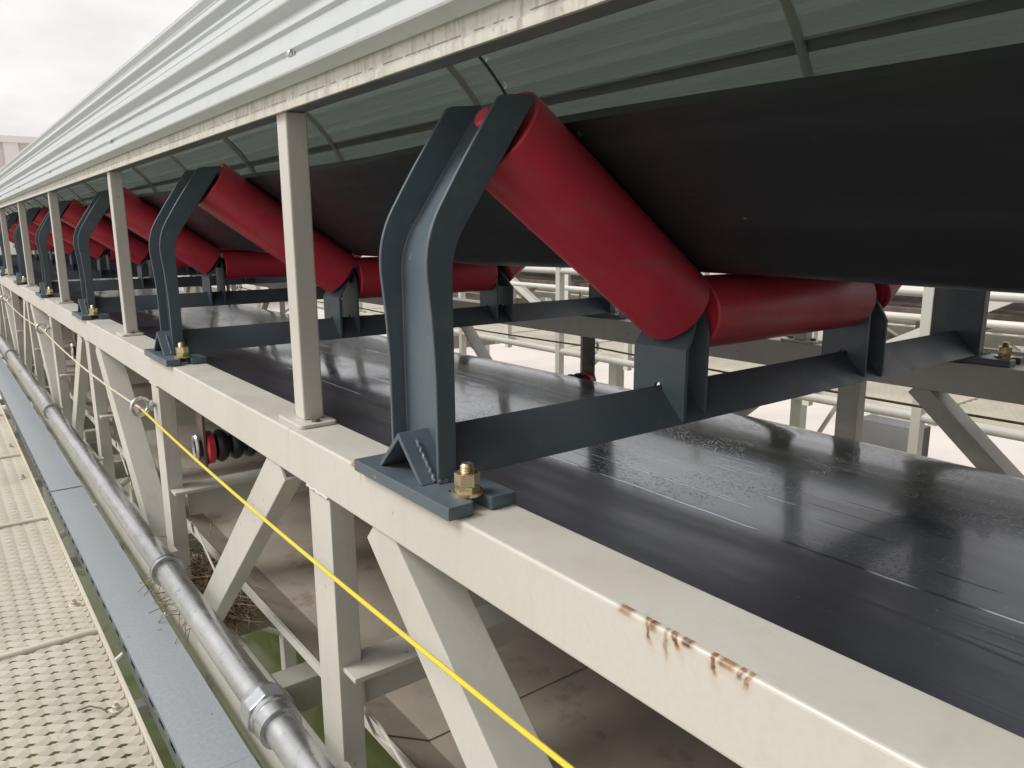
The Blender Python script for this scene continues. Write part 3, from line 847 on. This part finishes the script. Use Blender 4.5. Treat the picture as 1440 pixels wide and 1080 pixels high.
# ------------------------------------------------------------------ walkways
LWD, SWD = .074, .038
def grating_mesh(wx, ly):
    m = MB(); nx = int(wx / (LWD / 2)); ny = int(ly / (SWD / 2))
    hw = .0084
    for j in range(ny):
        y0_ = (j + .5) * SWD / 2; ph = j % 2
        rings = []
        for i in range(nx + 1):
            up = (i + ph) % 2
            yy = y0_ + (SWD / 4) * (1 if up else -1) * .86
            zz = (.0026 if up else -.0026)
            x = -i * LWD / 2
            # strand section: flat bar tilted about the long axis
            c, s_ = math.cos(.50), math.sin(.50)
            sec = [(-hw, -.0013), (hw, -.0013), (hw, .0013), (-hw, .0013)]
            rings.append([(x, yy + a * c - b * s_, zz + a * s_ + b * c) for a, b in sec])
        m.loft(rings)
    return m.mesh('grating_mesh')
GM = grating_mesh(.86, .978)
def walkway(name, label, x_edge, z, y_list, sgn, parent_group=None):
    W = thing(name, label, 'walkway', (0, 0, 0), parent_group)
    for k, y in enumerate(y_list):
        gm = obj('grating_panel', GM, M_GRATE, W); gm['kind'] = 'stuff'
        gm.location = (x_edge - (.006 if sgn < 0 else -.866), y + .012, z - .004)
        xa, xb = (x_edge - .866, x_edge - .004) if sgn < 0 else (x_edge + .004, x_edge + .866)
        bar = MB().lathe((xa, y, z + .002), (xb, y, z + .002), [(0, .010), (xb - xa, .010)], 12)
        obj('cross_bar', bar, M_GRATE, W, 0, True)
        obj('bearer', B(xa, xb, y - .02, y + .02, z - .075, z - .012), M_CREAM, W)
        for dy in ((.60,) if k % 2 else (.20,)):
            bm2 = MB(); bxx = x_edge + sgn * .030; zt = z + .001
            bm2.lathe((bxx, y + dy, zt - .004), (bxx, y + dy, zt + .001), [(0, .013), (.004, .013), (.005, .011)], 14); hexnut(bm2, bxx, y + dy, zt, .0085, .009, .3)
            bm2.cyl((bxx, y + dy, zt), (bxx, y + dy, zt + .017), .0045, 10)
            obj('clip_bolt', bm2, M_GRATE, W)
    ya, yb = y_list[0], y_list[-1] + 1.0
    obj('edge_strip', B(x_edge - .004, x_edge + .004, ya, yb, z - .045, z + .012), M_GRATE, W, .001)
    xo = x_edge + sgn * .872
    obj('edge_strip', B(xo - .004, xo + .004, ya, yb, z - .045, z + .10), M_GRATE, W, .001)
    return W
walkway('walkway', 'cream expanded metal walkway beside the grey cable tray', -.186, -.700, [1.29 + .99 * k for k in range(-4, 16)], -1)
walkway('walkway', 'cream expanded metal walkway beyond the far side of the truss', XF + .17, -.700, [1.29 + .99 * k for k in range(-3, 14)], 1)
walkway('walkway', 'pale expanded metal walkway in front of the neighbouring conveyor', 3.75, -.66, [1.0 + .99 * k for k in range(-3, 14)], 1)

# a stray straw and leaf stalk on the grating
o = obj('dry_stalk', MB().tube([(-.285, .93, -.690), (-.262, .925, -.686), (-.242, .905, -.689), (-.235, .885, -.690)], .0017, 6), M_BROWNST, None, 0, True)
tag(o, 'thin dry brown stalk lying on the cream walkway', 'stalk')

# ------------------------------------------------------------------ nest
nest = thing('bird_nest', 'untidy nest of dry straw and twigs wedged in the truss foot', 'nest', (0, 0, 0))
m = MB()
for k in range(620):
    cx = .080 + random.gauss(0, .032); cy = random.choice((1.36, 1.20, 1.12)) + random.gauss(0, .07); h = -.655 + abs(random.gauss(0, .030))
    cx = min(max(cx, .012), .15)
    a = random.uniform(0, PI * 2); L = random.uniform(.03, .085); e = random.uniform(-.25, .35)
    d = Vector((math.cos(a) * .6, math.sin(a), e)).normalized()
    c = Vector((cx, cy, h)); bend = Vector((random.uniform(-.012, .012), random.uniform(-.012, .012), random.uniform(-.004, .014)))
    m.tube([c - d * L, c + bend, c + d * L], random.uniform(.0007, .0016), 4)
for k in range(16):
    c = Vector((-.006 + random.uniform(-.012, .01), 1.24 + random.uniform(-.14, .2), -.66)); d = Vector((random.uniform(-.6, -.1), random.uniform(-.7, .7), random.uniform(-.8, .3))).normalized()
    m.tube([c, c + d * .03 + Vector((0, 0, .006)), c + d * random.uniform(.05, .09)], .0012, 4)
o = obj('twigs', m, M_STRAW, nest); o['kind'] = 'stuff'
o = obj('nest_core', MB().lathe((.075, 1.03, -.664), (.075, 1.52, -.664), [(0, .004), (.05, .026), (.20, .04), (.33, .038), (.44, .02), (.49, .004)], 12), M_STRAW, nest, 0, True)

# ------------------------------------------------------------------ far handrail
hr = thing('handrail', 'cream tubular handrail on the far walkway beyond the belts', 'handrail')
HX = XF + .17 + .90
for k in range(-2, 12):
    y = .555 + 1.07 * k
    obj('rail_post', B(HX - .02, HX + .02, y - .02, y + .02, -.74, .48), M_WHITEST, hr, .003)
for z in (-.42, -.19, .065, .495): obj('rail_tube', MB().cyl((HX, -2.6, z), (HX, 13, z), .019, 14), M_WHITEST, hr, 0, True)
obj('toe_board', B(HX - .026, HX - .021, -2.6, 13, -.70, -.60), M_WHITEST, hr)
hr2 = thing('handrail', 'pale handrail along the walkway of the neighbouring conveyor', 'handrail')
HX = 3.70
for k in range(-2, 9):
    y = .2 + 1.5 * k
    obj('rail_post', B(HX - .022, HX + .022, y - .022, y + .022, -.74, .42), M_WHITEST, hr2)
for z in (-.16, .43): obj('rail_tube', MB().cyl((HX, -2.9, z), (HX, 12.3, z), .02, 10), M_WHITEST, hr2, 0, True)

# ------------------------------------------------------------------ neighbouring conveyor
vs2 = [.9 + 1.5 * k for k in range(-3, 14)]
build_truss('conveyor_truss', 'pale steel truss of the neighbouring conveyor beyond the handrails', 5.0, 6.6, -.02, -5, 22, vs2, 3, M_WHITEST, M_WHITEST, None, False)
o = obj('conveyor_belt', B(5.12, 6.48, -5, 22, .10, .16), M_GREYCOVER, None, .01); tag(o, 'grey upper belt of the neighbouring conveyor', 'conveyor belt')
o = obj('conveyor_belt', B(5.12, 6.48, -5, 22, -.30, -.25), M_BROWNST, None, .01); tag(o, 'dark brown lower belt of the neighbouring conveyor', 'conveyor belt')
for k in range(14):
    I = thing('idler_stand', 'small brown idler stand under the grey belt of the neighbouring conveyor', 'idler', (0, -2.2 + 1.2 * k, 0), 'idler stands of the neighbouring conveyor')
    obj('base_bar', B(5.02, 6.58, -.04, .04, -.02, .03), M_BROWNST, I)
    for x in (5.10, 5.55, 6.05, 6.50): obj('upright', B(x - .02, x + .02, -.03, .03, .03, .10), M_BROWNST, I)
    obj('roller', MB().cyl((5.16, 0, .055), (6.44, 0, .055), .045, 14), M_RED, I, 0, True)
vs3 = [.3 + 1.9 * k for k in range(-3, 16)]
build_truss('conveyor_truss', 'pale steel truss of the farthest conveyor, behind the grey belt', 8.4, 10.0, -.42, -6, 30, vs3, 3, M_WHITEST, M_WHITEST, None, False)
o = obj('conveyor_belt', B(8.5, 9.9, -6, 30, -.30, -.24), M_GREYCOVER, None, .01); tag(o, 'grey belt on the farthest conveyor', 'conveyor belt')
vs4 = [-.2 + 1.3 * k for k in range(-3, 16)]
build_truss('conveyor_truss', 'low pale truss carrying pipes between the neighbouring and farthest conveyors', 6.95, 7.75, -.62, -5, 20, vs4, 3, M_WHITEST, M_WHITEST, None, False)
for z, x, r, nm in ((-.55, 7.1, .07, 'thick pale pipe lying on the low truss'), (-.57, 7.35, .05, 'thinner grey pipe lying on the low truss')):
    o = obj('process_pipe', MB().cyl((x, -5, z), (x, 20, z), r, 16), M_WHITEST if r > .06 else M_GREYCOVER, None, 0, True); tag(o, nm, 'pipe')
hr3 = thing('handrail', 'pale handrail beside the farthest conveyor', 'handrail')
for k in range(-3, 16):
    y = .9 + 1.5 * k; obj('rail_post', B(7.9, 7.95, y - .025, y + .025, -1.5, .1), M_WHITEST, hr3)
for z in (-.9, -.45, .1): obj('rail_tube', MB().cyl((7.925, -3.6, z), (7.925, 23.4, z), .022, 8), M_WHITEST, hr3, 0, True)
obj('deck_edge', B(7.9, 8.35, -3.6, 23.4, -1.55, -1.45), M_WHITEST, hr3)
# legs that carry trusses and walkways down to the ground
def trestle(x0, x1, y, top, label, mat):
    T = thing('support_trestle', label, 'trestle', (0, y, 0), 'trestle legs under the conveyors')
    for x in (x0, x1): obj('leg', B(x - .07, x + .07, -.07, .07, WZ - .06, top), mat, T)
    obj('cap_beam', B(x0 - .07, x1 + .07, -.08, .08, top, top + .14), mat, T)
    for z0, z1 in ((-4.4, -2.8), (-2.7, -1.1)):
        a = Vector((x0, 0, z0)); b = Vector((x1, 0, z1)); obj('brace', MB().cyl(a, b, .03, 8), mat, T)
        a = Vector((x1, .05, z0)); b = Vector((x0, .05, z1)); obj('brace', MB().cyl(a, b, .03, 8), mat, T)
for y in (7.4, 16): trestle(.1, XF + .9, y, -.92, 'cream braced trestle standing in the pond under the near conveyor', M_CREAM)
for y in (4.4, 14): trestle(8.0, 10.0, y, -1.55, 'pale braced trestle under the farthest conveyor', M_WHITEST)
for y in (6.1, 16): trestle(3.8, 6.5, y, -.94, 'pale braced trestle under the neighbouring conveyor', M_WHITEST)

# low white dust cover between the two conveyors
dc = thing('dust_cover', 'low white rounded dust cover between the two conveyors', 'cover')
for k in range(6):
    ya, yb = -3 + 2.4 * k, -3 + 2.4 * (k + 1) - .012
    rr = []
    for yv in (ya, yb):
        pts = [(3.17 + .42 * math.cos(PI * q / 16), yv, -1.28 + .42 * math.sin(PI * q / 16)) for q in range(17)]
        pin = [(3.17 + .40 * math.cos(PI * q / 16), yv, -1.28 + .40 * math.sin(PI * q / 16)) for q in range(16, -1, -1)]
        rr.append(pts + pin)
    obj('cover_panel', MB().loft(rr), M_WHITEST, dc, 0, True)
for x in (2.74, 3.60): obj('side_beam', B(x - .04, x + .04, -3, 11.4, -1.42, -1.281), M_WHITEST, dc)
for y in (-2.5, 3, 8.5): obj('stand', B(3.10, 3.24, y - .07, y + .07, WZ - .06, -1.421), M_WHITEST, dc); obj('stand_head', B(2.72, 3.62, y - .06, y + .06, -1.52, -1.4205), M_WHITEST, dc)
bx_ = thing('junction_box', 'grey sheet metal junction box fixed to the neighbouring walkway', 'junction box', (3.70, 1.16, -.90))
obj('housing', B(-.09, .03, -.17, .17, -.13, .17), M_GREYCOVER, bx_, .008); obj('lid', B(-.098, -.0905, -.15, .15, -.11, .15), M_GREYCOVER, bx_, .002)
obj('mounting_plate', B(.0305, .045, -.12, .12, -.10, .24), M_WHITEST, bx_)

# ------------------------------------------------------------------ far hall
hall = thing('industrial_hall', 'long pale clad industrial hall with a flat roof in the distance', 'building', (0, 58, 0))
obj('wall', B(-30, 26, 0, 14, WZ - .06, 5.9), M_FARWALL, hall)
obj('roof', B(-30.4, 26.4, -.4, 14.4, 5.9, 6.3), M_FARTRIM, hall)
for k in range(12): obj('pilaster', B(-28 + 4.6 * k, -27.2 + 4.6 * k, -.25, 0, WZ - .06, 5.9), M_FARTRIM, hall)
for k in range(11):
    wv = obj('window', B(-26.4 + 4.6 * k, -24.4 + 4.6 * k, -.06, .0, 2.2, 4.2), M_FARTRIM, hall)
    obj('pane', B(-26.25 + 4.6 * k, -24.55 + 4.6 * k, -.09, -.061, 2.35, 4.05), M_FARGLASS, wv)

# ------------------------------------------------------------------ unseen house, added behind the camera to block sky light
th = thing('sky_blocker_house', 'added grey clad house behind the camera that shades the belt conveyor', 'building', (0, 0, 0))
M_HOUSE = simple('grey_cladding', (.15, .155, .16), (.12, .125, .13), .6, 0, 1.5)
obj('wall', B(-2.4, -.06, -4.15, -4.02, WZ - .06, 7.5), M_HOUSE, th); obj('wall', B(XF + .06, 7.4, -4.15, -4.02, WZ - .06, 7.5), M_HOUSE, th)
obj('wall', B(-.06, XF + .06, -4.15, -4.02, 1.2, 7.5), M_HOUSE, th); obj('wall', B(-.06, XF + .06, -4.15, -4.02, WZ - .06, -.80), M_HOUSE, th)
obj('wall', B(-2.4, -2.27, -9, -4.151, WZ - .06, 7.5), M_HOUSE, th); obj('wall', B(7.27, 7.4, -9, -4.151, WZ - .06, 7.5), M_HOUSE, th); obj('wall', B(-2.4, 7.4, -9.13, -9.001, WZ - .06, 7.5), M_HOUSE, th)
obj('roof', B(-2.6, 7.6, -9.3, -3.8, 7.5, 7.65), M_FARTRIM, th)
for k in range(3):
    wv = obj('window', B(-1.6 + 3.0 * k, -.2 + 3.0 * k, -4.02, -3.98, 3.0, 4.4), M_FARTRIM, th); obj('pane', B(-1.5 + 3.0 * k, -.3 + 3.0 * k, -3.98, -3.965, 3.1, 4.3), M_FARGLASS, wv)
